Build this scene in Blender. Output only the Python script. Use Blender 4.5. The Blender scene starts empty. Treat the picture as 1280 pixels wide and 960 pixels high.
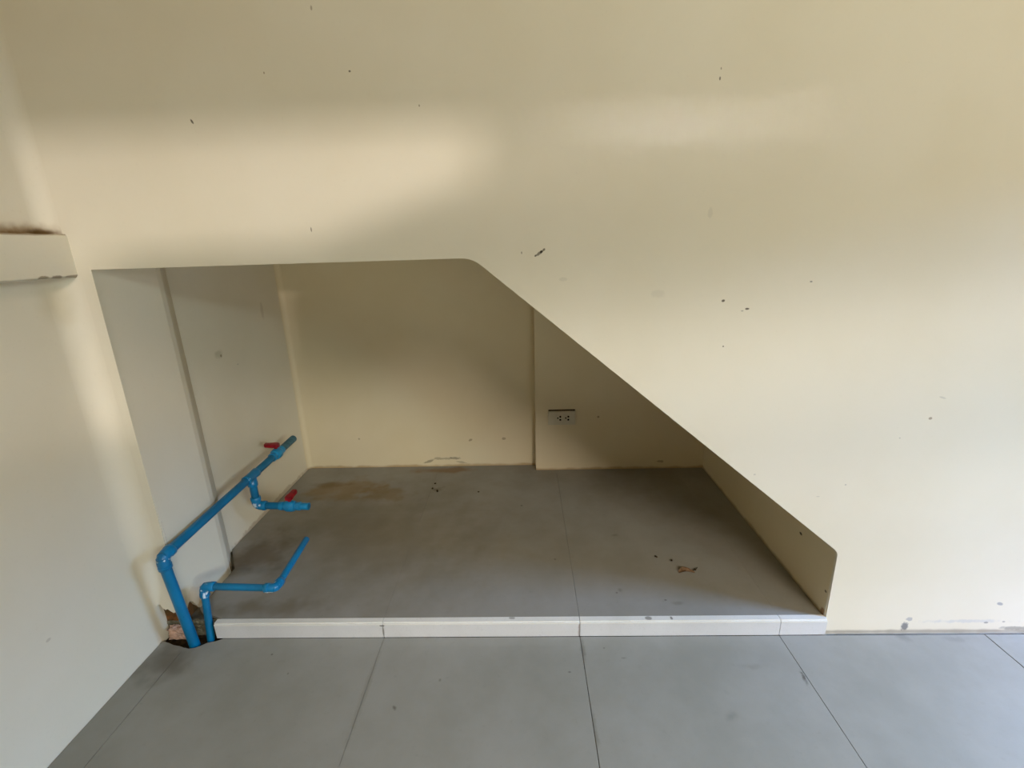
import bpy, bmesh, math, random
from mathutils import Vector, Matrix
random.seed(7)
scene = bpy.context.scene
col = scene.collection

# ------------------------------------------------------------------ camera
CAM_H, CAM_D, FPX = 1.14, 1.1507, 581.271
R_ = Vector((0.9994772, 0.01889143, -0.02623813))
U_ = Vector((0.01978812, 0.28435444, 0.95851499))
F_ = Vector((-0.02556865, 0.95853308, -0.28383196))
cam = bpy.data.cameras.new('camera')
cam.sensor_fit = 'HORIZONTAL'; cam.sensor_width = 36.0
cam.lens = FPX * 36.0 / 1280.0
cam.clip_start = 0.02
camo = bpy.data.objects.new('camera', cam); col.objects.link(camo)
m = Matrix((R_, U_, -F_)).transposed().to_4x4()
m.translation = Vector((0, -CAM_D, CAM_H)); camo.matrix_world = m
scene.camera = camo

# ------------------------------------------------------------------ light and exposure
scene.view_settings.view_transform = 'Standard'
scene.view_settings.look = 'None'
scene.view_settings.exposure = 0.0
scene.view_settings.gamma = 1.0
scene.view_settings.use_curve_mapping = False
try:
    scene.cycles.max_bounces = 10
    scene.cycles.diffuse_bounces = 8
except Exception:
    pass
world = bpy.data.worlds.new('sky'); scene.world = world
world.use_nodes = True
bg = world.node_tree.nodes['Background']
bg.inputs['Color'].default_value = (0.86, 0.93, 1.0, 1)
bg.inputs['Strength'].default_value = 0.02

def area_light(name, loc, target, sx, sy, power, color, spread=180):
    l = bpy.data.lights.new(name, 'AREA'); l.shape = 'RECTANGLE'; l.size = sx; l.size_y = sy
    l.energy = power; l.color = color; l.spread = math.radians(spread)
    o = bpy.data.objects.new(name, l); col.objects.link(o)
    o.location = loc
    o.rotation_euler = (Vector(target) - Vector(loc)).to_track_quat('-Z', 'Y').to_euler()
    return o
# open sky above the opposite roofs, seen through the wide street opening behind the viewer
area_light('sky_light', (3.4, -8.0, 4.318), (0.4, 0, 0.6), 3.2, 0.317, 362.5, (1.000, 0.917, 0.841))
area_light('sky_gap_far_light', (8.3, -8.0, 3.55), (0.4, 0.3, 0.2), 1.3, 0.9, 164, (1.000, 0.976, 0.902))
area_light('sky_gap_light', (6.6, -8.0, 3.55), (0.4, 0.3, 0.2), 1.3, 0.9, 140, (0.714, 0.971, 1.000))
area_light('sky_high_light', (3.4, -8.0, 5.506), (0.4, 0, 0.6), 3.2, 0.792, 250, (1.000, 0.840, 0.600))
# sunlit facade across the lane, entering by the vent slot
area_light('sunlit_facade_light', (0.1, -8.0, 2.2), (-0.4, 0, 1.3), 0.35, 0.2, 255, (1.000, 0.882, 0.843))
# sun glinting off a window pane, entering by the fanlight
area_light('pane_glint_light', (1.22, -8.0, 4.03), (0.62, -2.72, 2.37), 1.0, 0.14, 0.285, (0.789, 0.789, 1.000), 6)
# sky over the side window in the right-hand wall
area_light('side_sky_light', (5.8, -0.85, 3.35), (1.0, -0.6, 0.4), 2.5, 1.6, 2200, (0.318, 0.564, 1.000))
area_light('side_high_sky_light', (5.0, -1.4, 3.5), (1.0, -0.3, 0.2), 1.5, 1.2, 800, (0.625, 0.500, 1.000))
# sunlit ground outside the street opening
area_light('sunlit_ground_light', (2.2, -5.0, 0.0), (2.2, -5.0, 1.0), 5.0, 3.5, 640, (1.000, 1.000, 0.838))

# ------------------------------------------------------------------ measured layout (metres)
XL, XA, XR = -1.133, -1.0568, 0.885          # left wall, pier face, alcove right side
YA, YA2, YB, YC = 0.2406, 0.3526, 1.038, 0.978
XC = 0.0525
STEP = 0.0542
ZT, XK, ZK = 1.1154, -0.1182, 0.2804         # opening: head height, start of slope, low end
ROOM_X, ROOM_Y, ROOM_Z = 3.6, -2.6, 2.7
JOINTS = {-1.044: .0014, -.444: .0005, .1545: .0018, .7505: .0011}

# ------------------------------------------------------------------ node helpers
def srgb(r, g, b):
    f = lambda c: (c / 255 / 12.92) if c / 255 <= .04045 else ((c / 255 + .055) / 1.055) ** 2.4
    return (f(r), f(g), f(b), 1)

class NT:
    def __init__(s, name, rough=.8, spec=.3):
        s.mat = bpy.data.materials.new(name); s.mat.use_nodes = True
        s.t = s.mat.node_tree; s.n = s.t.nodes; s.l = s.t.links
        s.b = s.n['Principled BSDF']
        s.b.inputs['Roughness'].default_value = rough
        s.b.inputs['Specular IOR Level'].default_value = spec
        s.pos = s.n.new('ShaderNodeNewGeometry').outputs['Position']
    def link(s, a, b): s.l.new(a, b)
    def noise(s, scale, detail=4, rough=.55, vec=None, dist=0):
        n = s.n.new('ShaderNodeTexNoise'); n.inputs['Scale'].default_value = scale
        n.inputs['Detail'].default_value = detail; n.inputs['Roughness'].default_value = rough
        n.inputs['Distortion'].default_value = dist
        s.link(vec or s.pos, n.inputs['Vector']); return n.outputs['Fac']
    def rag_noise(s, scale):
        sc = 13 if scale < 19 else (42 if scale < 80 else 120)
        if not hasattr(s, 'rn'): s.rn = {}
        if sc not in s.rn: s.rn[sc] = s.math('SUBTRACT', s.noise(sc, 2), .5)
        return s.rn[sc]
    def vmath(s, op, a, b=None):
        n = s.n.new('ShaderNodeVectorMath'); n.operation = op
        for i, v in enumerate((a, b)):
            if v is None: continue
            if isinstance(v, (tuple, list, Vector)): n.inputs[i].default_value = tuple(v)
            else: s.link(v, n.inputs[i])
        return n.outputs['Value'] if op in ('LENGTH', 'DOT_PRODUCT') else n.outputs['Vector']
    def math(s, op, a, b=None, clamp=False):
        n = s.n.new('ShaderNodeMath'); n.operation = op; n.use_clamp = clamp
        for i, v in enumerate((a, b)):
            if v is None: continue
            if isinstance(v, (int, float)): n.inputs[i].default_value = v
            else: s.link(v, n.inputs[i])
        return n.outputs[0]
    def ramp(s, v, a, b, c=0., d=1.):
        n = s.n.new('ShaderNodeMapRange'); n.interpolation_type = 'SMOOTHSTEP'
        s.link(v, n.inputs['Value'])
        for k, x in zip(('From Min', 'From Max', 'To Min', 'To Max'), (a, b, c, d)): n.inputs[k].default_value = x
        return n.outputs['Result']
    def mix(s, fac, a, b):
        n = s.n.new('ShaderNodeMix'); n.data_type = 'RGBA'
        for k, v in ((0, fac), (6, a), (7, b)):
            if isinstance(v, (int, float)): n.inputs[k].default_value = v
            elif isinstance(v, (tuple, list)): n.inputs[k].default_value = v
            else: s.link(v, n.inputs[k])
        return n.outputs[2]
    def stain(s, cur, c, r, colr, amt=.8, rot=0, axis='Y', rag=.5, nscale=40, soft=.45):
        """an irregular blot of its own colour at world point c with half-axes r"""
        d = s.vmath('SUBTRACT', s.pos, c)
        if rot:
            n = s.n.new('ShaderNodeVectorRotate'); n.rotation_type = axis + '_AXIS'
            n.inputs['Angle'].default_value = rot; s.link(d, n.inputs['Vector']); d = n.outputs['Vector']
        d = s.vmath('MULTIPLY', d, tuple(1 / k for k in r))
        ln = s.vmath('LENGTH', d)
        if rag:
            ln = s.math('ADD', ln, s.math('MULTIPLY', s.rag_noise(nscale), rag * 2))
        f = s.ramp(ln, 1.0, 1.0 - soft, 0, amt)
        return s.mix(f, cur, colr)
    def bump(s, h, strength, dist=.01):
        n = s.n.new('ShaderNodeBump'); n.inputs['Strength'].default_value = strength
        n.inputs['Distance'].default_value = dist
        s.link(h, n.inputs['Height']); s.link(n.outputs['Normal'], s.b.inputs['Normal'])
    def base(s, c): 
        if isinstance(c, (tuple, list)): s.b.inputs['Base Color'].default_value = c
        else: s.link(c, s.b.inputs['Base Color'])

WALL_A, WALL_B = (.70, .65, .525, 1), (.675, .62, .485, 1)      # cream paint of the room
ALC_A, ALC_B = (.70, .61, .42, 1), (.675, .58, .38, 1)          # yellower cream inside the alcove
BROWN = srgb(96, 70, 28); DARK = srgb(58, 48, 30); GREY = srgb(120, 118, 112)
def wall_mat(name, stains=(), grime=None, A=WALL_A, B=WALL_B):
    s = NT(name, .75, .25)
    c = s.mix(s.ramp(s.noise(2.2, 5), .35, .68), A, B)
    c = s.mix(s.math('MULTIPLY', s.ramp(s.noise(130, 2), .62, .75), .10), c, (.5, .45, .34, 1))
    for st in stains: c = s.stain(c, *st[:3], **(st[3] if len(st) > 3 else {}))
    if grime:
        for axis, at, width, colr, amt in grime:
            sep = s.n.new('ShaderNodeSeparateXYZ'); s.link(s.pos, sep.inputs[0])
            v = s.math('ABSOLUTE', s.math('SUBTRACT', sep.outputs[axis], at))
            v = s.math('ADD', v, s.math('MULTIPLY', s.rag_noise(14), width * 1.6))
            c = s.mix(s.ramp(v, width, 0, 0, amt), c, colr)
    s.base(c)
    h = s.math('ADD', s.noise(5, 2), s.math('MULTIPLY', s.noise(220, 2), .04))
    s.bump(h, .25, .006)
    return s.mat

k = dict
front_stains = [
    ((.0445, 0, 1.1235), (.013, .05, .0042), DARK, k(amt=.75, rot=.62, nscale=160, rag=.7)),
    ((.0475, 0, 1.1255), (.0042, .05, .0036), srgb(20, 16, 5), k(amt=.95, rot=.5, rag=.1)),
    ((.034, 0, 1.117), (.0045, .05, .003), srgb(60, 52, 36), k(amt=.85, rot=.6, rag=.3)),
    ((.054, 0, 1.1305), (.004, .05, .003), srgb(70, 62, 38), k(amt=.8, rot=.9, rag=.3)),
    ((.0007, 0, 1.1246), (.0016, .05, .004), DARK, k(amt=.7, rag=.2)),
    ((.4882, 0, .9995), (.0055, .05, .0035), DARK, k(amt=.85, rag=.4, nscale=200)),
    ((.5483, 0, .9788), (.0055, .05, .0028), DARK, k(amt=.85, rag=.4, nscale=200)),
    ((.537, 0, .974), (.004, .05, .002), GREY, k(amt=.6, rag=.4)),
    ((.6925, 0, 1.0402), (.004, .05, .0025), GREY, k(amt=.8, rag=.3)),
    ((.4997, 0, .8864), (.0025, .05, .0025), DARK, k(amt=.8, rag=.2)),
    ((.4333, 0, 1.4734), (.0022, .05, .0045), DARK, k(amt=.75, rag=.2)),
    ((.434, 0, 1.492), (.0016, .05, .003), DARK, k(amt=.6, rag=.2)),
    ((-.7306, 0, 1.4262), (.0026, .05, .0065), DARK, k(amt=.85, rot=.5, rag=.3)),
    ((-.4963, 0, 1.1904), (.0018, .05, .0065), DARK, k(amt=.7, rag=.3)),
    ((-.3637, 0, 1.5125), (.003, .05, .0025), DARK, k(amt=.8, rag=.2)),
    ((-.5511, 0, 1.5155), (.002, .05, .003), BROWN, k(amt=.6, rag=.2)),
    ((-.218, 0, 1.442), (.002, .05, .003), BROWN, k(amt=.6, rag=.2)),
    ((-.43, 0, 1.63), (.003, .05, .006), BROWN, k(amt=.5, rag=.3)),
    ((.4382, 0, 1.2039), (.007, .05, .014), GREY, k(amt=.13, rag=.5)),
    ((1.0515, 0, .6839), (.0055, .05, .0045), BROWN, k(amt=.6, rag=.4)),
    ((.985, 0, .63), (.003, .05, .002), GREY, k(amt=.5, rag=.2)),
    ((1.07, 0, .74), (.012, .05, .003), GREY, k(amt=.25, rot=-.3, rag=.5)),
    ((.8685, 0, .4949), (.003, .05, .0025), GREY, k(amt=.5, rag=.2)),
    ((.80, 0, .46), (.006, .05, .002), GREY, k(amt=.25, rag=.3)),
    ((1.125, 0, .018), (.013, .05, .018), srgb(105, 106, 110), k(amt=.85, rag=.6, nscale=90)),
    ((1.134, 0, .044), (.011, .05, .009), srgb(140, 142, 148), k(amt=.6, rag=.6, nscale=90)),
    ((1.3827, 0, .097), (.011, .05, .006), srgb(120, 124, 132), k(amt=.65, rot=-.3, rag=.5)),
    ((1.30, 0, .036), (.17, .05, .008), srgb(160, 168, 182), k(amt=.35, rag=1.3, nscale=60, soft=.95)),
    ((1.36, 0, .030), (.008, .05, .004), GREY, k(amt=.7, rag=.5)),
    ((1.41, 0, .033), (.007, .05, .004), GREY, k(amt=.6, rag=.5)),
    ((1.45, 0, .010), (.05, .05, .009), GREY, k(amt=.6, rag=.7)),
    ((.62, 0, .53), (.004, .05, .003), GREY, k(amt=.3, rag=.3)),
    ((.10, 0, 1.06), (.012, .05, .006), GREY, k(amt=.14, rag=.6)),
    ((.33, 0, 1.02), (.02, .05, .012), GREY, k(amt=.10, rag=.6)),
]
back_stains = [
    ((-.50, YB, .082), (.035, .05, .007), srgb(110, 100, 80), k(amt=.6, rot=.3, rag=.8, nscale=60)),
    ((-.43, YB, .097), (.05, .05, .009), srgb(120, 112, 95), k(amt=.5, rag=.9, nscale=55)),
    ((-.36, YB, .098), (.03, .05, .008), srgb(105, 98, 84), k(amt=.6, rag=.9, nscale=60)),
    ((-.33, YB, .075), (.04, .05, .006), srgb(120, 110, 90), k(amt=.45, rot=-.2, rag=.9, nscale=60)),
    ((-.2784, YB, .1984), (.012, .05, .007), BROWN, k(amt=.5, rot=.4, rag=.6)),
    ((-.1067, YB, .2041), (.012, .05, .008), BROWN, k(amt=.45, rag=.6)),
    ((-.85, YB, .215), (.006, .05, .006), BROWN, k(amt=.4, rag=.4)),
    ((.3587, YC, .3348), (.007, .05, .007), BROWN, k(amt=.55, rag=.4)),
    ((.67, YC, .092), (.02, .05, .008), BROWN, k(amt=.45, rag=.7)),
]
left_stains = [
    ((XL, .5186, .7831), (.05, .028, .024), srgb(112, 110, 40), k(amt=.28, rag=.6, nscale=25, soft=.8)),
    ((XL, .53, .775), (.05, .006, .006), BROWN, k(amt=.6, rag=.4)),
    ((XL, .62, .72), (.05, .006, .003), GREY, k(amt=.4, rag=.4)),
    ((XL, .86, .9), (.05, .012, .05), BROWN, k(amt=.16, rag=.6)),
    ((XL, -.2916, .2785), (.05, .008, .005), BROWN, k(amt=.25, rag=.4)),
    # brown tone on the wall just over the concrete band
    ((XL, -.10, 1.192), (.06, .26, .036), srgb(120, 84, 22), k(amt=.95, rag=.25, nscale=20, soft=.95)),
    ((XL, -.022, 1.199), (.06, .040, .014), srgb(88, 62, 14), k(amt=.9, rag=.25, soft=.8)),
    ((XL, -.04, 1.04), (.05, .06, .10), srgb(170, 150, 92), k(amt=.28, rag=.4, nscale=12, soft=.9)),
]
M = {}
M['front'] = wall_mat('cream_paint_front', front_stains, [(2, 0.0, .010, srgb(120, 112, 100), .55)])
M['back'] = wall_mat('cream_paint_alcove', back_stains, [(2, STEP, .016, srgb(150, 112, 52), .6)], ALC_A, ALC_B)
M['left'] = wall_mat('cream_paint_left', left_stains + [((XL, .70, .056), (.05, .40, .020), srgb(140, 108, 60), k(amt=.4, rag=.7))])
M['right'] = wall_mat('cream_paint_jamb', [
    ((XR, .1702, .2254), (.05, .009, .006), srgb(45, 30, 8), k(amt=.9, rag=.5, nscale=120)),
    ((XR, .0178, .1319), (.05, .006, .005), srgb(60, 42, 12), k(amt=.75, rag=.5)),
    ((XR, .010, .062), (.05, .016, .016), srgb(140, 80, 28), k(amt=.7, rag=.6))], [(2, STEP, .014, srgb(120, 84, 36), .5)], ALC_A, ALC_B)
M['pier'] = wall_mat('cream_paint_pier', [
    ((-1.118, 0, .13), (.010, .02, .03), srgb(170, 120, 70), k(amt=.35, rag=.5)),
    ((XA, .05, .10), (.05, .05, .05), srgb(190, 150, 96), k(amt=.35, rag=.5)),
    ((XA, .16, .062), (.05, .12, .016), srgb(150, 126, 66), k(amt=.4, rag=.7))])
M['band'] = wall_mat('cream_paint_band', [
    ((-1.09, -.05, 1.097), (.05, .016, .007), srgb(90, 72, 52), k(amt=.7, rag=.7)),
    ((-1.09, -.085, 1.096), (.05, .014, .008), srgb(104, 88, 50), k(amt=.7, rag=.7)),
    ((-1.09, -.01, 1.098), (.05, .03, .004), srgb(120, 104, 80), k(amt=.6, rag=.7))],
    [(2, 1.195, .004, srgb(110, 80, 30), .7), (2, 1.096, .004, srgb(120, 110, 88), .5)])
M['room'] = wall_mat('cream_paint_room')


def tile_mat(name, base, dusty, stains=(), rough=.5, spec=.4):
    s = NT(name, rough, spec)
    c = s.mix(s.ramp(s.noise(3.0, 5, .6), .32, .7), base, dusty)
    c = s.mix(s.math('MULTIPLY', s.ramp(s.noise(38, 4, .65), .60, .74), .22), c, tuple(x * .62 for x in base[:3]) + (1,))
    c = s.mix(s.math('MULTIPLY', s.ramp(s.noise(300, 2), .60, .72), .14), c, (.16, .15, .13, 1))
    for st in stains: c = s.stain(c, *st[:3], **(st[3] if len(st) > 3 else {}))
    s.base(c)
    s.link(s.ramp(s.noise(6, 4), .3, .7, rough - .08, rough + .14), s.b.inputs['Roughness'])
    s.bump(s.noise(60, 3), .05, .003)
    return s.mat
Z0 = 0.0
M['tile'] = tile_mat('grey_floor_tile', (.278, .272, .235, 1), (.234, .228, .188, 1), [
    ((-.7616, -.0716, 0), (.005, .004, .05), DARK, k(amt=0.81, rag=.4, soft=.95)),
    ((-.682, -.1365, 0), (.004, .005, .05), DARK, k(amt=0.57, rag=.4, soft=.95)),
    ((-.3524, -.2392, 0), (.006, .011, .05), DARK, k(amt=0.62, rag=.5, soft=.95, rot=-.5, axis='Z', nscale=120)),
    ((-.2471, -.1584, 0), (.006, .008, .05), DARK, k(amt=0.43, rag=.4, soft=.95)),
    ((.5036, -.262, 0), (.030, .014, .05), srgb(90, 88, 80), k(amt=0.33, rag=.6, soft=.95, rot=-.6, axis='Z')),
    ((.2202, -.055, 0), (.004, .003, .05), DARK, k(amt=0.66, rag=.4, soft=.95)),
    ((.27, -.09, 0), (.014, .004, .05), DARK, k(amt=0.38, rag=.6, soft=.95)),
    ((.1113, -.1349, 0), (.006, .004, .05), DARK, k(amt=0.57, rag=.5, soft=.95)),
    ((.742, -.155, 0), (.007, .030, .05), srgb(50, 42, 24), k(amt=0.76, rag=.6, soft=.95, rot=.12, axis='Z', nscale=90)),
    ((.158, -.06, 0), (.010, .07, .05), srgb(80, 74, 58), k(amt=0.43, rag=.7, soft=.95, nscale=50)),
    ((.158, -.30, 0), (.008, .07, .05), srgb(80, 74, 58), k(amt=0.38, rag=.7, soft=.95, nscale=50)),
    ((1.107, -.022, 0), (.03, .022, .05), srgb(90, 88, 84), k(amt=0.33, rag=.7, soft=.95)),
    ((1.25, -.03, 0), (.05, .016, .05), srgb(96, 94, 90), k(amt=0.28, rag=.7, soft=.95)),
    ((.62, -.12, 0), (.05, .014, .05), srgb(96, 94, 86), k(amt=0.24, rag=.7, soft=.95)),
    ((-1.06, -.10, 0), (.10, .10, .05), srgb(66, 54, 30), k(amt=.6, rag=.7, nscale=14, soft=.9)),
    ((-.444, -.20, 0), (.012, .22, .05), srgb(92, 88, 72), k(amt=.25, rag=.5, nscale=20, soft=.8)),
])
Z1 = STEP
M['alcove_tile'] = tile_mat('dusty_grey_alcove_tile', (.27, .26, .232, 1), (.228, .217, .185, 1), [
    ((-.86, .80, Z1), (.20, .13, .05), srgb(132, 104, 52), k(amt=.55, rag=1.0, nscale=7, soft=.7)),
    ((-.66, .76, Z1), (.16, .09, .05), srgb(124, 98, 50), k(amt=.50, rag=1.0, nscale=8, soft=.7)),
    ((-.62, .42, Z1), (.75, .62, .05), srgb(104, 92, 62), k(amt=.42, rag=.5, nscale=13, soft=.95)),
    ((-.95, .86, Z1), (.12, .035, .05), srgb(104, 78, 34), k(amt=.5, rag=.9, nscale=12, soft=.7)),
    ((-.40, .99, Z1), (.20, .04, .05), srgb(120, 84, 34), k(amt=.6, rag=.7, nscale=16, soft=.7)),
    ((-.41, .80, Z1), (.035, .040, .05), srgb(84, 66, 30), k(amt=0.47, rag=.8, soft=.95, nscale=40)),
    ((-.0205, .6445, Z1), (.007, .007, .05), DARK, k(amt=0.66, rag=.4, soft=.95)),
    ((-.22, .77, Z1), (.008, .010, .05), DARK, k(amt=0.71, rag=.4, soft=.95)),
    ((.2877, .1085, Z1), (.006, .006, .05), DARK, k(amt=0.66, rag=.4, soft=.95)),
    ((.4347, .0749, Z1), (.006, .004, .05), DARK, k(amt=0.76, rag=.4, soft=.95)),
    ((.47, .06, Z1), (.03, .012, .05), srgb(96, 88, 70), k(amt=0.38, rag=.7, soft=.95)),
    ((.34, .42, Z1), (.022, .014, .05), srgb(84, 74, 54), k(amt=0.33, rag=.7, soft=.95)),
    ((.10, .28, Z1), (.006, .008, .05), DARK, k(amt=0.47, rag=.4, soft=.95)),
    ((.30, .12, Z1), (.012, .012, .05), DARK, k(amt=0.33, rag=.6, soft=.95)),
    ((-1.0, .32, Z1), (.14, .16, .05), srgb(78, 58, 22), k(amt=.55, rag=.8, nscale=12, soft=.9)),
    ((-.85, .05, Z1), (.25, .05, .05), srgb(92, 76, 44), k(amt=.45, rag=.8, nscale=16, soft=.9)),
], rough=.55)
M['riser'] = tile_mat('pale_grey_step_tile', (.60, .60, .595, 1), (.53, .53, .52, 1), [
    ((-.447, -.01, .045), (.010, .05, .006), DARK, k(amt=.75, rag=.7, nscale=90)),
    ((-.444, -.01, .02), (.004, .05, .03), DARK, k(amt=.5, rag=.7, nscale=60)),
    ((.152, -.01, .02), (.004, .05, .03), srgb(110, 84, 60), k(amt=.5, rag=.7, nscale=60))])
M['trim'] = tile_mat('white_edge_trim', (.72, .71, .66, 1), (.62, .61, .55, 1), [
    ((.36, 0, Z1), (.012, .008, .05), DARK, k(amt=.6, rag=.5)),
    ((.43, 0, Z1), (.005, .008, .05), DARK, k(amt=.7, rag=.5)),
    ((-.05, 0.004, Z1), (.012, .006, .05), DARK, k(amt=.5, rag=.5))])
def simple(name, a, b, scale=20, rough=.8, spec=.3, bump=.4, bd=.01):
    s = NT(name, rough, spec); s.base(s.mix(s.ramp(s.noise(scale, 5), .35, .65), a, b))
    s.bump(s.noise(scale * 2, 5), bump, bd); return s.mat
M['bounce_brown'] = simple('warm_bounce_brown', (.40, .285, .15, 1), (.35, .24, .12, 1), 4, .9, .1, .1)  # unseen room surfaces, coloured brown to warm the bounced light
M['grout'] = simple('dark_grout', srgb(104, 98, 82), srgb(66, 60, 46), 14)
M['soil'] = simple('dark_soil', srgb(58, 44, 26), srgb(30, 24, 18), 60, .95, .1, .9)
M['mortar'] = simple('grey_mortar', srgb(132, 126, 108), srgb(96, 92, 74), 50, .9, .1, .9)
M['brick'] = simple('exposed_brown_brick', srgb(120, 78, 44), srgb(84, 66, 40), 45, .95, .1, .9)
M['plaster'] = simple('broken_pink_plaster', srgb(206, 170, 150), srgb(168, 140, 122), 60, .9, .1, .9)
def pvc():
    s = NT('blue_pvc', .38, .45)
    c = s.mix(s.ramp(s.noise(9, 4), .3, .7), srgb(0, 114, 160), srgb(2, 94, 132))
    c = s.mix(s.math('MULTIPLY', s.ramp(s.noise(70, 4, .7), .66, .72), .55), c, srgb(14, 56, 92))
    s.base(c); s.bump(s.noise(90, 3), .06, .002); return s.mat
def pvc_fit():
    s = NT('blue_pvc_fitting', .32, .5)
    c = s.mix(s.ramp(s.noise(12, 4), .3, .7), srgb(0, 120, 170), srgb(4, 104, 150))
    c = s.mix(s.math('MULTIPLY', s.ramp(s.noise(48, 3, .6), .64, .70), .85), c, srgb(205, 222, 235))
    for q, r_ in (((-1.046, -.064, .293), (.012, .012, .010)), ((-1.040, -.066, .284), (.008, .010, .006)), ((-.975, -.006, .150), (.004, .012, .018)), ((-.966, -.006, .160), (.008, .012, .006)), ((-1.03, .388, .222), (.012, .012, .012)), ((-.775, -.010, .166), (.016, .010, .006))):
        c = s.stain(c, q, r_, srgb(214, 226, 234), amt=.9, rag=.5, nscale=110)
    s.base(c); return s.mat
M['pvc'], M['fit'] = pvc(), pvc_fit()
M['valve'] = simple('light_blue_valve_plastic', srgb(30, 140, 190), srgb(18, 122, 172), 30, .35, .5, .05)
M['stub'] = simple('grey_blue_pipe_end', srgb(62, 110, 126), srgb(50, 92, 104), 60, .5, .4, .1)
M['red'] = simple('dark_red_lever', srgb(156, 4, 26), srgb(120, 2, 20), 30, .4, .45, .1)
M['black'] = simple('black_hole', srgb(14, 12, 10), srgb(20, 16, 12), 30, .9, .1, .1)
M['white'] = simple('white_glue_smear', srgb(225, 232, 236), srgb(200, 210, 216), 60, .6, .3, .2)
M['plate'] = simple('ivory_outlet_plastic', (.60, .55, .42, 1), (.57, .52, .39, 1), 30, .4, .4, .02)
M['gap'] = simple('outlet_shadow_gap', srgb(70, 52, 26), srgb(56, 40, 18), 30, .9, .1, .1)
M['leaf'] = simple('dry_leaf', srgb(176, 144, 112), srgb(140, 110, 80), 80, .85, .2, .5)
M['crumb'] = simple('dirt_crumb', srgb(64, 50, 26), srgb(40, 32, 18), 90, .95, .1, .6)
M['frame'] = simple('dark_metal_frame', srgb(70, 66, 60), srgb(60, 56, 52), 30, .5, .4, .05)

# ------------------------------------------------------------------ mesh helpers
def obj(name, bm, mat, parent=None, smooth=False, **props):
    me = bpy.data.meshes.new(name)
    bmesh.ops.recalc_face_normals(bm, faces=bm.faces[:]) if not props.pop('keep', False) else None
    bm.to_mesh(me); bm.free(); me.materials.append(mat)
    if smooth:
        for p in me.polygons: p.use_smooth = True
    o = bpy.data.objects.new(name, me); col.objects.link(o)
    if parent: o.parent = parent
    for a, b in props.items(): o[a] = b
    return o
def empty(name, loc=(0, 0, 0), **props):
    o = bpy.data.objects.new(name, None); col.objects.link(o); o.location = loc
    o.empty_display_size = .1
    for a, b in props.items(): o[a] = b
    return o
def box(bm, x0, x1, y0, y1, z0, z1):
    v = [bm.verts.new((x, y, z)) for z in (z0, z1) for y in (y0, y1) for x in (x0, x1)]
    for f in ((0, 1, 3, 2), (4, 6, 7, 5), (0, 4, 5, 1), (2, 3, 7, 6), (0, 2, 6, 4), (1, 5, 7, 3)):
        bm.faces.new([v[i] for i in f])
    return v
def bbox(x0, x1, y0, y1, z0, z1, bev=0, seg=2):
    bm = bmesh.new(); box(bm, x0, x1, y0, y1, z0, z1)
    if bev: bmesh.ops.bevel(bm, geom=bm.edges[:], offset=bev, segments=seg, affect='EDGES', clamp_overlap=True)
    return bm
def prism(pts, axis, a, b):
    """polygon in the plane across `axis`, extruded from a to b"""
    bm = bmesh.new()
    def P(p, h):
        return {'z': (p[0], p[1], h), 'y': (p[0], h, p[1]), 'x': (h, p[0], p[1])}[axis]
    lo = [bm.verts.new(P(p, a)) for p in pts]; hi = [bm.verts.new(P(p, b)) for p in pts]
    bm.faces.new(lo); bm.faces.new(list(reversed(hi)))
    n = len(pts)
    for i in range(n): bm.faces.new((lo[i], lo[(i + 1) % n], hi[(i + 1) % n], hi[i]))
    return bm
def tube(bm, pts, radii, seg=24, cap=True):
    pts = [Vector(p) for p in pts]
    if isinstance(radii, (int, float)): radii = [radii] * len(pts)
    tan = []
    for i in range(len(pts)):
        a = pts[i] - pts[i - 1] if i and (pts[i] - pts[i - 1]).length > 1e-7 else None
        b = pts[i + 1] - pts[i] if i + 1 < len(pts) and (pts[i + 1] - pts[i]).length > 1e-7 else None
        t = (a.normalized() if a else Vector()) + (b.normalized() if b else Vector())
        tan.append(t.normalized() if t.length > 0 else tan[-1])
    ref = Vector((0, 0, 1)) if abs(tan[0].z) < .9 else Vector((1, 0, 0))
    n = tan[0].cross(ref).normalized(); rings = []
    for p, t, r in zip(pts, tan, radii):
        n = (n - t * n.dot(t)).normalized(); b = t.cross(n)
        rings.append([bm.verts.new(p + (n * math.cos(2 * math.pi * i / seg) + b * math.sin(2 * math.pi * i / seg)) * r) for i in range(seg)])
    for A, B in zip(rings, rings[1:]):
        for i in range(seg): bm.faces.new((A[i], A[(i + 1) % seg], B[(i + 1) % seg], B[i]))
    if cap:
        bm.faces.new(list(reversed(rings[0]))); bm.faces.new(rings[-1])
    return bm
def pipe(name, a, b, r, mat, parent, r_in=None):
    bm = bmesh.new(); a, b = Vector(a), Vector(b)
    d = (b - a).normalized()
    if r_in:        # open far end with a visible bore
        tube(bm, [a, b, b, b - d * .03], [r, r, r_in, r_in])
    else: tube(bm, [a, b], r)
    o = obj(name, bm, mat, parent)
    shade(o)
    return o
def shade(o, ang=40):
    me = o.data
    for p in me.polygons: p.use_smooth = True
    bm = bmesh.new(); bm.from_mesh(me)
    for e in bm.edges:
        e.smooth = not (len(e.link_faces) == 2 and e.calc_face_angle(0) > math.radians(ang))
    bm.to_mesh(me); bm.free()
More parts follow.
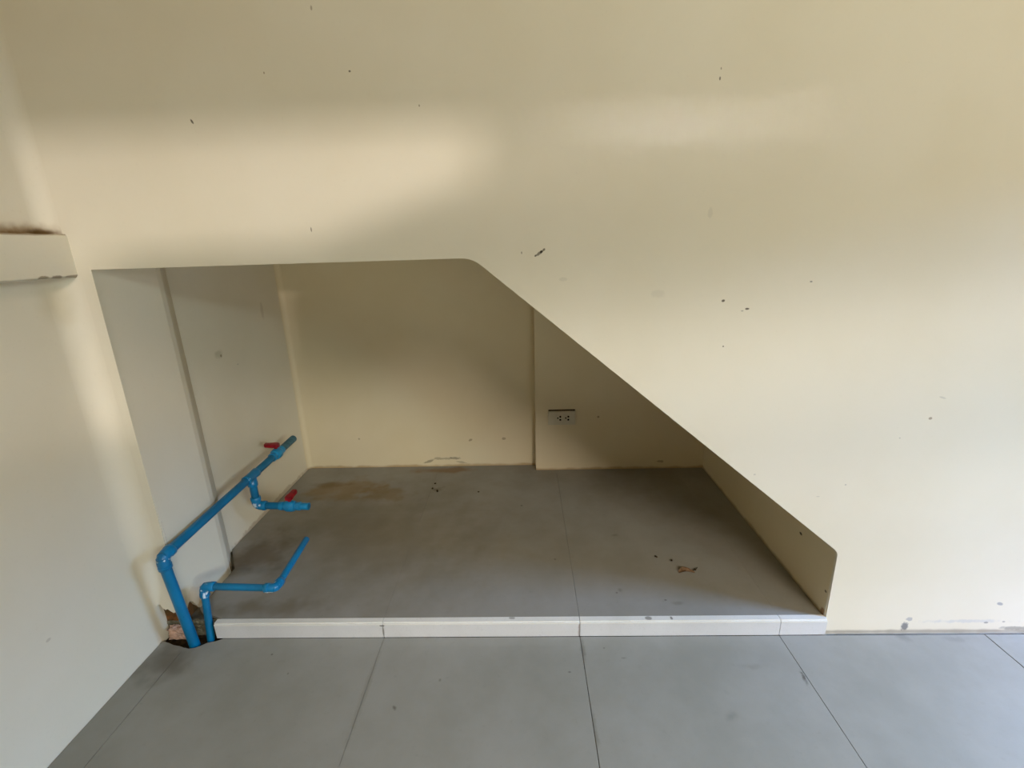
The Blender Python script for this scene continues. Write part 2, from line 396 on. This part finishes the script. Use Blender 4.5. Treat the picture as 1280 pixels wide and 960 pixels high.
def elbow(parent, c, d1, d2, r, L, name='elbow'):
    """socket elbow at corner c joining directions d1 and d2"""
    c, d1, d2 = Vector(c), Vector(d1).normalized(), Vector(d2).normalized()
    k_ = r * 1.15; P = []; Rr = []
    P += [c + d1 * L, c + d1 * (L - .001), c + d1 * (L - .012), c + d1 * (L - .0125)]
    Rr += [r - .0012, r, r, r - .0012]
    for i in range(9):
        t = i / 8; P.append((c + d1 * k_) * (1 - t) ** 2 + c * 2 * t * (1 - t) + (c + d2 * k_) * t ** 2); Rr.append(r - .0012)
    P += [c + d2 * (L - .0125), c + d2 * (L - .012), c + d2 * (L - .001), c + d2 * L]
    Rr += [r - .0012, r, r, r - .0012]
    bm = bmesh.new(); tube(bm, P, Rr); o = obj(name, bm, M['fit'], parent); shade(o, 60); return o

# ------------------------------------------------------------------ room shell
def fillet(p0, p1, p2, r, n=6):
    p0, p1, p2 = (Vector((p[0], p[1], 0)) for p in (p0, p1, p2))
    a, b = (p0 - p1).normalized(), (p2 - p1).normalized()
    half = a.angle(b) / 2; d = r / math.tan(half)
    A, B = p1 + a * d, p1 + b * d
    out = []
    for i in range(n + 1):
        t = i / n; q = A * (1 - t) ** 2 + p1 * 2 * t * (1 - t) + B * t ** 2; out.append((q.x, q.y))
    return out
kink = fillet((XA, ZT), (XK, ZT), (XR, ZK), .075)
low = fillet((XK, ZT), (XR, ZK), (XR, 0), .035)
# broken lower edge of the plaster on the narrow pier strip left of the opening
broken = [(XA, .080), (-1.064, .079), (-1.072, .083), (-1.082, .090), (-1.090, .086), (-1.098, .093), (-1.106, .101), (-1.113, .098), (-1.120, .104), (-1.126, .121), (XL, .128)]
edge = [(XR, -.02)] + list(reversed(low)) + list(reversed(kink)) + [(XA, ZT), (XA, .080)]
front_pts = [(XL - .15, .128), (XL - .15, ROOM_Z), (ROOM_X, ROOM_Z), (ROOM_X, -.02)] + edge + broken[1:]
bm = prism(front_pts, 'y', 0.0, .008)
okset = [(round(x, 4), round(z, 4)) for x, z in edge]
sel = []
for e in bm.edges:
    q = [(round(v.co.x, 4), round(v.co.z, 4)) for v in e.verts]
    if all(abs(v.co.y) < 1e-6 for v in e.verts) and all(t in okset for t in q) and abs(okset.index(q[0]) - okset.index(q[1])) == 1:
        sel.append(e)
bmesh.ops.bevel(bm, geom=sel, offset=.0035, segments=2, affect='EDGES')
wf = obj('wall_front', bm, M['front'], kind='structure', label='cream painted wall under the stairs with a slanted opening', category='wall')
# ceiling of the alcove (flat under the landing, then slanting down with the stairs)
bm = bmesh.new()
prof = [(XL - .1, ZT)] + kink + low[:-1]
for a, b in zip(prof, prof[1:]):
    v = [bm.verts.new((a[0], .0081, a[1])), bm.verts.new((b[0], .0081, b[1])), bm.verts.new((b[0], YB + .1, b[1])), bm.verts.new((a[0], YB + .1, a[1])),
         bm.verts.new((a[0], .0081, a[1] + .12)), bm.verts.new((b[0], .0081, b[1] + .12)), bm.verts.new((b[0], YB + .1, b[1] + .12)), bm.verts.new((a[0], YB + .1, a[1] + .12))]
    for f in ((0, 1, 2, 3), (7, 6, 5, 4), (0, 4, 5, 1), (3, 2, 6, 7)): bm.faces.new([v[i] for i in f])
bmesh.ops.remove_doubles(bm, verts=bm.verts[:], dist=1e-5)
obj('ceiling_alcove', bm, M['right'], kind='structure', label='slanted underside of the stairs over the alcove', category='ceiling')
obj('wall_alcove_right', bbox(XR, XR + .1, .0081, YB + .1, -.02, ZK + .02), M['right'], kind='structure', label='low cream side wall at the right end of the alcove', category='wall')
bm = prism([(XL - .15, YB), (XC, YB), (XC, YC), (XR + .1, YC), (XR + .1, YB + .12), (XL - .15, YB + .12)], 'z', -.02, ZT + .1)
obj('wall_alcove_back', bm, M['back'], kind='structure', label='shaded cream back wall of the alcove with a shallow projecting bay', category='wall')
obj('wall_left', bbox(XL - .15, XL, ROOM_Y - .15, YB + .05, -.02, ROOM_Z), M['left'], kind='structure', label='cream painted wall on the left running into the alcove', category='wall')

# hand-trowelled coves softening the inner corners
def cove(name, cx, cy, sx, sy, r, z0, z1, mat, parent, taper=0):
    bm = bmesh.new(); n = 10; rings = []
    for z, rr in ([(z0, r * .15), (z0 + taper * .3, r * .55), (z0 + taper, r)] if taper else [(z0, r)]) + [(z1, r)]:
        ring = [bm.verts.new((cx + sx * rr * (1 - math.sin(math.pi / 2 * i / n)), cy + sy * rr * (1 - math.cos(math.pi / 2 * i / n)), z)) for i in range(n + 1)]
        ring.append(bm.verts.new((cx - sx * .004, cy - sy * .004, z))); rings.append(ring)
    for A, B in zip(rings, rings[1:]):
        for i in range(n + 2): bm.faces.new((A[i], A[(i + 1) % (n + 2)], B[(i + 1) % (n + 2)], B[i]))
    bm.faces.new(rings[0]); bm.faces.new(rings[-1])
    o = obj(name, bm, mat, parent); shade(o, 50); return o
wl = bpy.data.objects['wall_left']
cove('plaster_cove', XL, 0, 1, -1, .050, .118, 1.10, M['left'], wl, .22)
cove('plaster_cove', XL, 0, 1, -1, .034, 1.19, ROOM_Z, M['left'], wl)
cove('plaster_cove', XL, YB, 1, -1, .022, STEP, ZT, M['back'], wl)

# concrete band on the left wall, with slightly uneven arrises
bm = bmesh.new()
ny = 60; rows = []
for i in range(ny + 1):
    y = ROOM_Y + (0 - ROOM_Y) * (1 - (1 - i / ny) ** 2)
    j = lambda s: random.uniform(-s, s)
    rows.append([bm.verts.new(p) for p in ((XL - .02, y, 1.096 + j(.0012)), (-1.092 + j(.0008), y, 1.096 + j(.0018)), (-1.0895, y, 1.100), (-1.0895, y, 1.191), (-1.092 + j(.0008), y, 1.195 + j(.0015)), (XL - .02, y, 1.195))])
for A, B in zip(rows, rows[1:]):
    for i in range(5): bm.faces.new((A[i], A[i + 1], B[i + 1], B[i]))
bm.faces.new(rows[0]); bm.faces.new(rows[-1])
obj('trim_1', bm, M['band'], kind='structure', label='narrow raised plaster band along the left wall', category='trim')

# pier: plaster shell with a broken lower edge, brown core showing behind it
prof = []   # x, y, broken bottom height
for y, zb in ((.0082, .082), (.014, .088), (.024, .102), (.031, .103), (.040, .094), (.050, .073), (.060, .058), (.07, .04), (YA - .03, .04)): prof.append((XA, y, zb))
prof += [(XA - .004, YA - .008, .04), (XA - .014, YA + .012, .04), (XL - .002, YA2, .04)]
bm = bmesh.new(); top = []; bot = []; inn = []
for x, y, zb in prof:
    top.append(bm.verts.new((x, y, ZT + .004))); bot.append(bm.verts.new((x, y, zb)))
    inn.append(bm.verts.new((x - (.011 if y > 0 else .002), y + (.012 if y == 0 else 0), zb + .002)))
for i in range(len(prof) - 1):
    bm.faces.new((bot[i], bot[i + 1], top[i + 1], top[i])); bm.faces.new((bot[i], inn[i], inn[i + 1], bot[i + 1]))
pier = obj('wall_pier', bm, M['pier'], kind='structure', label='plastered corner pier at the left edge of the alcove, broken at its foot', category='pier')
bm = prism([(XL - .03, .011), (-1.10, .014), (XA - .010, .010), (XA - .0085, YA), (XL - .03, YA2 - .02)], 'z', -.02, .35)
bmesh.ops.subdivide_edges(bm, edges=bm.edges[:], cuts=8, use_grid_fill=True)
for v in bm.verts:
    if v.co.z < .14: v.co += Vector((random.uniform(-.002, .0005), random.uniform(0, .005), 0))
obj('brick_core', bm, M['brick'], pier)

# rest of the room behind the camera: shop-front opening and a vent slot let the daylight in
DX0, DX1, DZ = .35, 3.55, 2.10
TX1, TZ0, TZ1 = 1.0, 2.215, 2.315            # fanlight over the left part of the opening
SX1, SZ1 = -.035, 1.675                       # vent slot left of the opening
bm = bmesh.new()
yb0, yb1 = ROOM_Y - .12, ROOM_Y
box(bm, XL - .15, SX1, yb0, yb1, -.02, 1.05); box(bm, XL - .15, SX1, yb0, yb1, SZ1, ROOM_Z)
box(bm, SX1, DX0, yb0, yb1, -.02, ROOM_Z)
box(bm, DX0, TX1, yb0, yb1, DZ, TZ0); box(bm, DX0, TX1, yb0, yb1, TZ1, ROOM_Z)
box(bm, TX1, ROOM_X + .1, yb0, yb1, DZ, ROOM_Z); box(bm, 1.9, DX1, yb0, yb1, 1.88, DZ); box(bm, DX0, DX1, yb0, yb1, -.02, .20); box(bm, DX1, ROOM_X + .1, yb0, yb1, -.02, DZ)  # lowered lintel and low parapet added to block light from the outside lamps
box(bm, .22, .30, -8.2, yb0, -.02, 3.2)       # added unseen fin, keeps the vent lamp's light out of the street opening
sl = prism([(XL - .15, 1.04), (SX1, 1.04), (SX1, 1.59), (-.20, 1.537), (-.31, 1.494), (-.635, 1.488), (-.675, 1.17), (XL - .15, 1.16)], 'y', yb0, yb1)  # slot outline cut to shape the light band on the front wall
me = bpy.data.meshes.new('t'); sl.to_mesh(me); sl.free(); bm.from_mesh(me); bpy.data.meshes.remove(me)
obj('wall_back', bm, M['bounce_brown'], kind='structure', label='unseen wall toned for warm bounce light, behind the viewer with the wide street opening', category='wall')
bm = bmesh.new()
WY0, WY1, WZ0, WZ1 = -1.35, -.35, .35, 2.0    # side window
box(bm, ROOM_X, ROOM_X + .12, ROOM_Y - .12, WY0, -.02, ROOM_Z); box(bm, ROOM_X, ROOM_X + .12, WY1, .1, -.02, ROOM_Z)
box(bm, ROOM_X, ROOM_X + .12, WY0, WY1, WZ1, ROOM_Z); box(bm, ROOM_X, ROOM_X + .12, WY0, WY1, -.02, WZ0)
obj('wall_right', bm, M['bounce_brown'], kind='structure', label='unseen wall toned for warm bounce light at the far right of the room', category='wall')
obj('ceiling', bbox(XL - .15, ROOM_X + .12, ROOM_Y - .12, .1, ROOM_Z, ROOM_Z + .1), M['bounce_brown'], kind='structure', label='unseen ceiling of the room, toned for warm bounce light', category='ceiling')

# ------------------------------------------------------------------ main floor
flo = obj('floor', bbox(XL - .15, ROOM_X + .12, ROOM_Y - .12, .02, -.14, -.012), M['soil'], kind='structure', label='grey tiled floor in front of the alcove', category='floor')
obj('grout_bed', bbox(-.94, ROOM_X, ROOM_Y, -.0125, -.0125, -.0022), M['grout'], flo)
obj('grout_bed', bbox(XL, -.94, ROOM_Y, -.056, -.0125, -.0022), M['grout'], flo)
xs = [(XL + .002, 0)] + sorted(JOINTS.items()) + [(.7505 + .6 * i, .0025) for i in range(1, 5)] + [(ROOM_X, 0)]
ys = [(-.0125, .001), (-.6, .0025), (-1.2, .0025), (-1.8, .0025), (-2.4, .0025), (ROOM_Y, 0)]
cache = {}
def tile_obj(x0, x1, y0, y1, z0, z1, mat, parent, name='tile', bev=.0005):
    key = (round(x1 - x0, 4), round(y1 - y0, 4), round(z1 - z0, 4), mat.name)
    if key not in cache:
        bm = bbox(0, x1 - x0, 0, y1 - y0, 0, z1 - z0)
        if bev:
            ed = [e for e in bm.edges if all(v.co.z > (z1 - z0) - 1e-6 for v in e.verts)]
            bmesh.ops.bevel(bm, geom=ed, offset=bev, segments=1, affect='EDGES')
        bmesh.ops.recalc_face_normals(bm, faces=bm.faces[:])
        me = bpy.data.meshes.new(name); bm.to_mesh(me); bm.free(); me.materials.append(mat); cache[key] = me
    o = bpy.data.objects.new(name, cache[key]); col.objects.link(o); o.parent = parent; o.location = (x0, y0, z0)
    return o
for iy in range(len(ys) - 1):
    for ix in range(len(xs) - 1):
        x0, x1 = xs[ix][0] + xs[ix][1] / 2, xs[ix + 1][0] - xs[ix + 1][1] / 2
        y1, y0 = ys[iy][0] - ys[iy][1] / 2, ys[iy + 1][0] + ys[iy + 1][1] / 2
        if iy == 0 and ix == 0:
            pts = [(x0, y0), (x1, y0), (x1, -.046), (x1 - .018, -.040), (x1 - .04, -.036), (x1 - .06, -.028), (x0, -.020)]
        elif iy == 0 and ix == 1:
            pts = [(x0, y0), (x1, y0), (x1, y1), (-.945, y1), (-.962, -.022), (-.985, -.028), (-.995, -.036), (-1.010, -.046), (-1.028, -.050), (x0, -.046)]
        else: pts = None
        if pts:
            obj('tile', prism(pts, 'z', -.010, 0), M['tile'], flo)
        else: tile_obj(x0, x1, y0, y1, -.010, 0, M['tile'], flo)

# ------------------------------------------------------------------ raised alcove floor
alf = obj('floor_alcove', bbox(-.955, XR + .05, .004, YB + .05, -.02, STEP - .0085), M['grout'], kind='structure', label='raised grey tiled floor of the alcove with a white edged step', category='floor')
obj('screed', bbox(XL - .05, -.955, .022, YB + .05, -.02, STEP - .0085), M['grout'], alf)
ax = [(XL + .003, 0), (-.444, .0005), (.1545, .0007), (.7505, .0004), (XR - .002, 0)]
ay = [(.009, 0), (.60, .0003), (YB - .002, 0)]
for iy in range(2):
    for ix in range(4):
        x0, x1 = ax[ix][0] + ax[ix][1] / 2, ax[ix + 1][0] - ax[ix + 1][1] / 2
        y0, y1 = ay[iy][0] + ay[iy][1] / 2, ay[iy + 1][0] - ay[iy + 1][1] / 2
        if iy == 0 and ix == 0:
            obj('tile', prism([(-.952, y0), (x1, y0), (x1, y1), (x0, y1), (x0, YA2 + .004), (XA + .004, YA + .004), (XA + .004, .055), (-1.035, .040), (-1.012, .030), (-.985, .022)], 'z', STEP - .008, STEP), M['alcove_tile'], alf)
        else: tile_obj(x0, x1, y0, y1, STEP - .008, STEP, M['alcove_tile'], alf, bev=0)
rx = [-.965, -.444, .1545, .7505, XR + .002]
for i in range(4):
    a, b = rx[i] + (.0008 if i else 0), rx[i + 1] - .0008
    tile_obj(a, b, -.0115, .004, 0.0005, STEP - .0075, M['riser'], alf, 'riser_tile', bev=.0006)
    bm = bbox(a, b, -.0122, .0088, STEP - .0073, STEP + .0006)
    ed = [e for e in bm.edges if all(v.co.y < -.012 for v in e.verts) and all(v.co.z > STEP for v in e.verts)]
    bmesh.ops.bevel(bm, geom=ed, offset=.004, segments=4, affect='EDGES')
    o = obj('edge_trim', bm, M['trim'], alf); shade(o, 50)
# broken end of the step beside the pier
def rough_block(name, x0, x1, y0, y1, z0, z1, mat, parent, amp, cuts=6, seed=1):
    rnd = random.Random(seed)
    bm = bbox(x0, x1, y0, y1, z0, z1)
    bmesh.ops.subdivide_edges(bm, edges=bm.edges[:], cuts=cuts, use_grid_fill=True)
    for v in bm.verts: v.co += Vector([rnd.uniform(-amp, amp) for _ in range(3)])
    return obj(name, bm, mat, parent)
rough_block('mortar_edge', XL + .002, -.953, .013, .024, -.02, .043, M['mortar'], alf, .0025, 8, 3)
rough_block('plaster_lump', -1.118, -1.056, -.008, .010, -.005, .032, M['plaster'], alf, .0035, 5, 4)

# ------------------------------------------------------------------ blue water pipe with two valves
RP, RF = .0142, .0180
wp = empty('water_pipe', (-1.0267, -.0263, 0), label='thicker blue PVC water pipe with two red lever valves beside the left wall', category='pipe')
def rel(o):     # keep world coordinates baked in the mesh while parented to an empty at the base
    o.matrix_parent_inverse = Matrix.Translation(-wp.location) if o.parent == wp else o.matrix_parent_inverse
    return o
def P1(o):
    o.matrix_parent_inverse = Matrix.Translation(-Vector(o.parent.location)); return o
B0, E1 = Vector((-1.0262, -.0263, -.02)), Vector((-1.030, -.0525, .325))
END = Vector((-1.030, .745, .3455))
rd = (END - E1).normalized()
at = lambda y: E1 + rd * ((y - E1.y) / rd.y)
P1(pipe('riser_pipe', B0, E1, RP, M['pvc'], wp))
P1(elbow(wp, E1, B0 - E1, rd, RF, .038))
T = at(.405); V1 = at(.598)
P1(pipe('run_pipe', E1, V1, RP, M['pvc'], wp))
D0 = Vector((-1.030, .405, .215)); V2 = Vector((-.902, .405, .2105)); S2 = Vector((-.830, .405, .2075))
# tee
bm = bmesh.new()
tube(bm, [T - rd * .036, T - rd * .035, T - rd * .022, T + rd * .022, T + rd * .035, T + rd * .036], [RF - .001, RF, RF - .001, RF - .001, RF, RF - .001])
dn = (D0 - T).normalized()
tube(bm, [T, T + dn * .022, T + dn * .023, T + dn * .037, T + dn * .038], [RF - .001, RF - .001, RF, RF, RF - .001])
o = P1(obj('tee_fitting', bm, M['fit'], wp)); shade(o, 50)
P1(pipe('branch_drop', T, D0, RP * .96, M['pvc'], wp))
bd = (V2 - D0).normalized()
P1(elbow(wp, D0, -dn, bd, RF, .036))
P1(pipe('branch_pipe', D0, V2, RP * .96, M['pvc'], wp))
def valve(parent, c, d, stub_len, stub_mat, lever_dir, a, b, r):
    d = Vector(d).normalized(); c = Vector(c)
    bm = bmesh.new()
    prof = [(-.040, r), (-.0395, r + .0035), (-.026, r + .0035), (-.0255, r + .001), (-.020, r + .001), (-.018, r + .006), (-.010, r + .0085), (0, r + .0092), (.010, r + .0085), (.018, r + .006), (.020, r + .001), (.0255, r + .001), (.026, r + .0035), (.0395, r + .0035), (.040, r)]
    tube(bm, [c + d * t for t, _ in prof], [q for _, q in prof], 20)
    v = P1(obj('ball_valve', bm, M['valve'], parent)); shade(v, 40)
    off = Vector(parent.location)
    bm = bmesh.new(); up = Vector((0, 0, 1)); up = (up - d * up.dot(d)).normalized()
    h = r + .0175
    tube(bm, [c + up * r, c + up * (h + .001)], .0062, 16)
    s = obj('valve_stem', bm, M['red'], v); shade(s)
    # lever: tapered bar with a hub, rounded ends and a raised rib
    ld = Vector(lever_dir).normalized(); ld = (ld - up * ld.dot(up)).normalized(); sd = ld.cross(up)
    bm = bmesh.new(); top = []; bt = []
    outline = [(-a, .0065), (-a + .003, .0092), (-.012, .0110), (-.006, .0128), (.006, .0128), (.014, .0108), (b - .012, .0100), (b - .003, .0094), (b, .0060)]
    ring = [(t, w) for t, w in outline] + [(t, -w) for t, w in reversed(outline)]
    lift = lambda t: .004 * max(0, (t - .008) / b)
    for t, w in ring:
        q = c + up * (h - .002 + lift(t)) + ld * t + sd * w
        bt.append(bm.verts.new(q)); top.append(bm.verts.new(q + up * .0155))
    bm.faces.new(bt); bm.faces.new(list(reversed(top)))
    for i in range(len(ring)): bm.faces.new((bt[i], bt[(i + 1) % len(ring)], top[(i + 1) % len(ring)], top[i]))
    bmesh.ops.recalc_face_normals(bm, faces=bm.faces[:])
    ed = [e for e in bm.edges if len(e.link_faces) == 2 and e.calc_face_angle(0) > 1.0]
    bmesh.ops.bevel(bm, geom=ed, offset=.002, segments=2, affect='EDGES')
    L = obj('lever_handle', bm, M['red'], v, label='dark red lever handle'); shade(L, 45)
    e = c + d * (.039 + stub_len)
    st = P1(pipe('pipe_end', c + d * .036, e, r + .001, stub_mat, parent, r_in=r - .0035))
    bm = bmesh.new(); tube(bm, [e - d * .026, e - d * .0255], r - .0034, 20)
    obj('bore', bm, M['black'], st)
    return v
valve(wp, V1, rd, END.y - V1.y - .039, M['stub'], (-1, -.12, 0), .016, .042, RP)
valve(wp, V2, bd, S2.x - V2.x - .039, M['valve'], (.05, 1, 0), .014, .046, RP * .9)
# ------------------------------------------------------------------ thinner blue pipe
rp, rf = .0105, .0142
p2 = empty('water_pipe.001', (-.990, -.006, 0), label='thinner blue PVC pipe turning right over the step with an open end', category='pipe')
b0, e1 = Vector((-.990, -.007, -.02)), Vector((-.9800, .006, .179))
e2, en = Vector((-.7562, .0003, .175)), Vector((-.7726, .2431, .175))
P1(pipe('riser_pipe', b0, e1, rp, M['pvc'], p2))
P1(elbow(p2, e1, b0 - e1, e2 - e1, rf, .034))
P1(pipe('cross_pipe', e1, e2, rp, M['pvc'], p2))
o = P1(elbow(p2, e2, e1 - e2, en - e2, rf, .034))
o = P1(pipe('end_pipe', e2, en, rp, M['pvc'], p2, r_in=rp - .003))
d = (en - e2).normalized(); bm = bmesh.new(); tube(bm, [en - d * .026, en - d * .0255], rp - .0029, 20)
obj('bore', bm, M['black'], o)

# ------------------------------------------------------------------ double socket outlet
ox, oz, w2, h2 = .1805, .3355, .0663, .0355
so = empty('wall_outlet', (ox, YC, oz), label='ivory double socket outlet plate on the alcove back wall', category='outlet')
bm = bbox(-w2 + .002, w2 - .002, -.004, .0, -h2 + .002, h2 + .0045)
obj('shadow_gap_rim', bm, M['gap'], so)  # dark rim stands in for the shadow line over the plate
bm = bbox(-w2, w2, -.011, -.003, -h2, h2 - .001); 
ed = [e for e in bm.edges if all(v.co.y < -.0105 for v in e.verts)]
bmesh.ops.bevel(bm, geom=ed, offset=.003, segments=3, affect='EDGES')
pl = obj('cover_plate', bm, M['plate'], so); shade(pl, 50)
for cx in (-.0150, .0235):
    bm = bbox(cx - .0165, cx + .0155, -.0128, -.010, -.0165, .0165, .0012)
    mo = obj('socket_module', bm, M['plate'], so)
    for hx, hz in ((-.0045, .001), (.0075, .0078), (.0075, -.0080)):
        bm = bmesh.new(); tube(bm, [(cx + hx, -.0131, hz), (cx + hx, -.011, hz)], .0038 if hx < 0 else .0050, 14)
        obj('pin_hole', bm, M['black'], mo)

# ------------------------------------------------------------------ litter on the alcove floor
def leaf(name, loc, rz, L, W, curl, mat, label, cat, seed):
    rnd = random.Random(seed); bm = bmesh.new(); g = []
    nx, nw = 12, 6
    for i in range(nx + 1):
        t = i / nx; wd = W * math.sin(math.pi * min(1, .06 + t * .93)) ** .7
        row = []
        for j in range(nw + 1):
            u = j / nw * 2 - 1
            z = curl * (abs(u) ** 1.6) * (.6 + .4 * math.sin(t * 5)) + .003 + rnd.uniform(0, .0012) + .004 * math.sin(t * 3.1)
            row.append(bm.verts.new((t * L - L / 2, u * wd + .006 * math.sin(t * 4), z)))
        g.append(row)
    for i in range(nx):
        for j in range(nw): bm.faces.new((g[i][j], g[i + 1][j], g[i + 1][j + 1], g[i][j + 1]))
    ret = bmesh.ops.solidify(bm, geom=bm.faces[:], thickness=.0006)
    zmin = min(v.co.z for v in bm.verts)
    for v in bm.verts: v.co.z -= zmin
    root = empty(name, loc, label=label, category=cat); root.rotation_euler.z = rz
    b = obj('blade', bm, mat, root, smooth=True)
    bm = bmesh.new(); tube(bm, [(L * .40, .002, .003), (L * .62, .006, .003), (L * .8, .016, .002)], [.0014, .0012, .0009], 8)
    obj('stalk', bm, M['crumb'], root)
    return root
leaf('dry_leaf', (.545, .205, STEP), .10, .056, .0125, .005, M['leaf'], 'crumpled dry brown leaf lying on the alcove floor', 'leaf', 5)
def crumb(loc, s, seed, label, squash=.5, grp='dark dirt crumbs on the alcove floor'):
    s = (s[0] * .72, s[1] * .72)
    rnd = random.Random(seed); bm = bmesh.new()
    bmesh.ops.create_icosphere(bm, subdivisions=2, radius=1)
    for v in bm.verts:
        v.co *= rnd.uniform(.75, 1.15); v.co = Vector((v.co.x * s[0], v.co.y * s[1], v.co.z * s[0] * squash))
    zm = min(v.co.z for v in bm.verts)
    for v in bm.verts: v.co.z -= zm
    o = obj('dirt_crumb', bm, M['crumb'], smooth=True, label=label, category='debris', group=grp)
    o.location = (loc[0], loc[1], STEP); o.rotation_euler.z = rnd.uniform(0, 3)
    return o
crumb((-.436, .850), (.007, .005), 1, 'dirt crumb nearest the back wall among the crumbs on the stained tile')
crumb((-.440, .800), (.009, .006), 2, 'dirt crumb in the middle of the crumbs on the stained tile')
crumb((-.412, .775), (.013, .006), 3, 'largest dirt crumb beside the brown patch left of the alcove centre')
crumb((-.220, .765), (.006, .006), 4, 'single dirt crumb right of the brown stain near the alcove back')
crumb((.512, .265), (.007, .004), 5, 'short dark dirt sliver just behind the dry leaf')
crumb((.462, .285), (.009, .004), 6, 'short dark dirt sliver to the left of the dry leaf')
crumb((.576, .215), (.007, .005), 7, 'dark dirt crumb touching the right tip of the dry leaf')
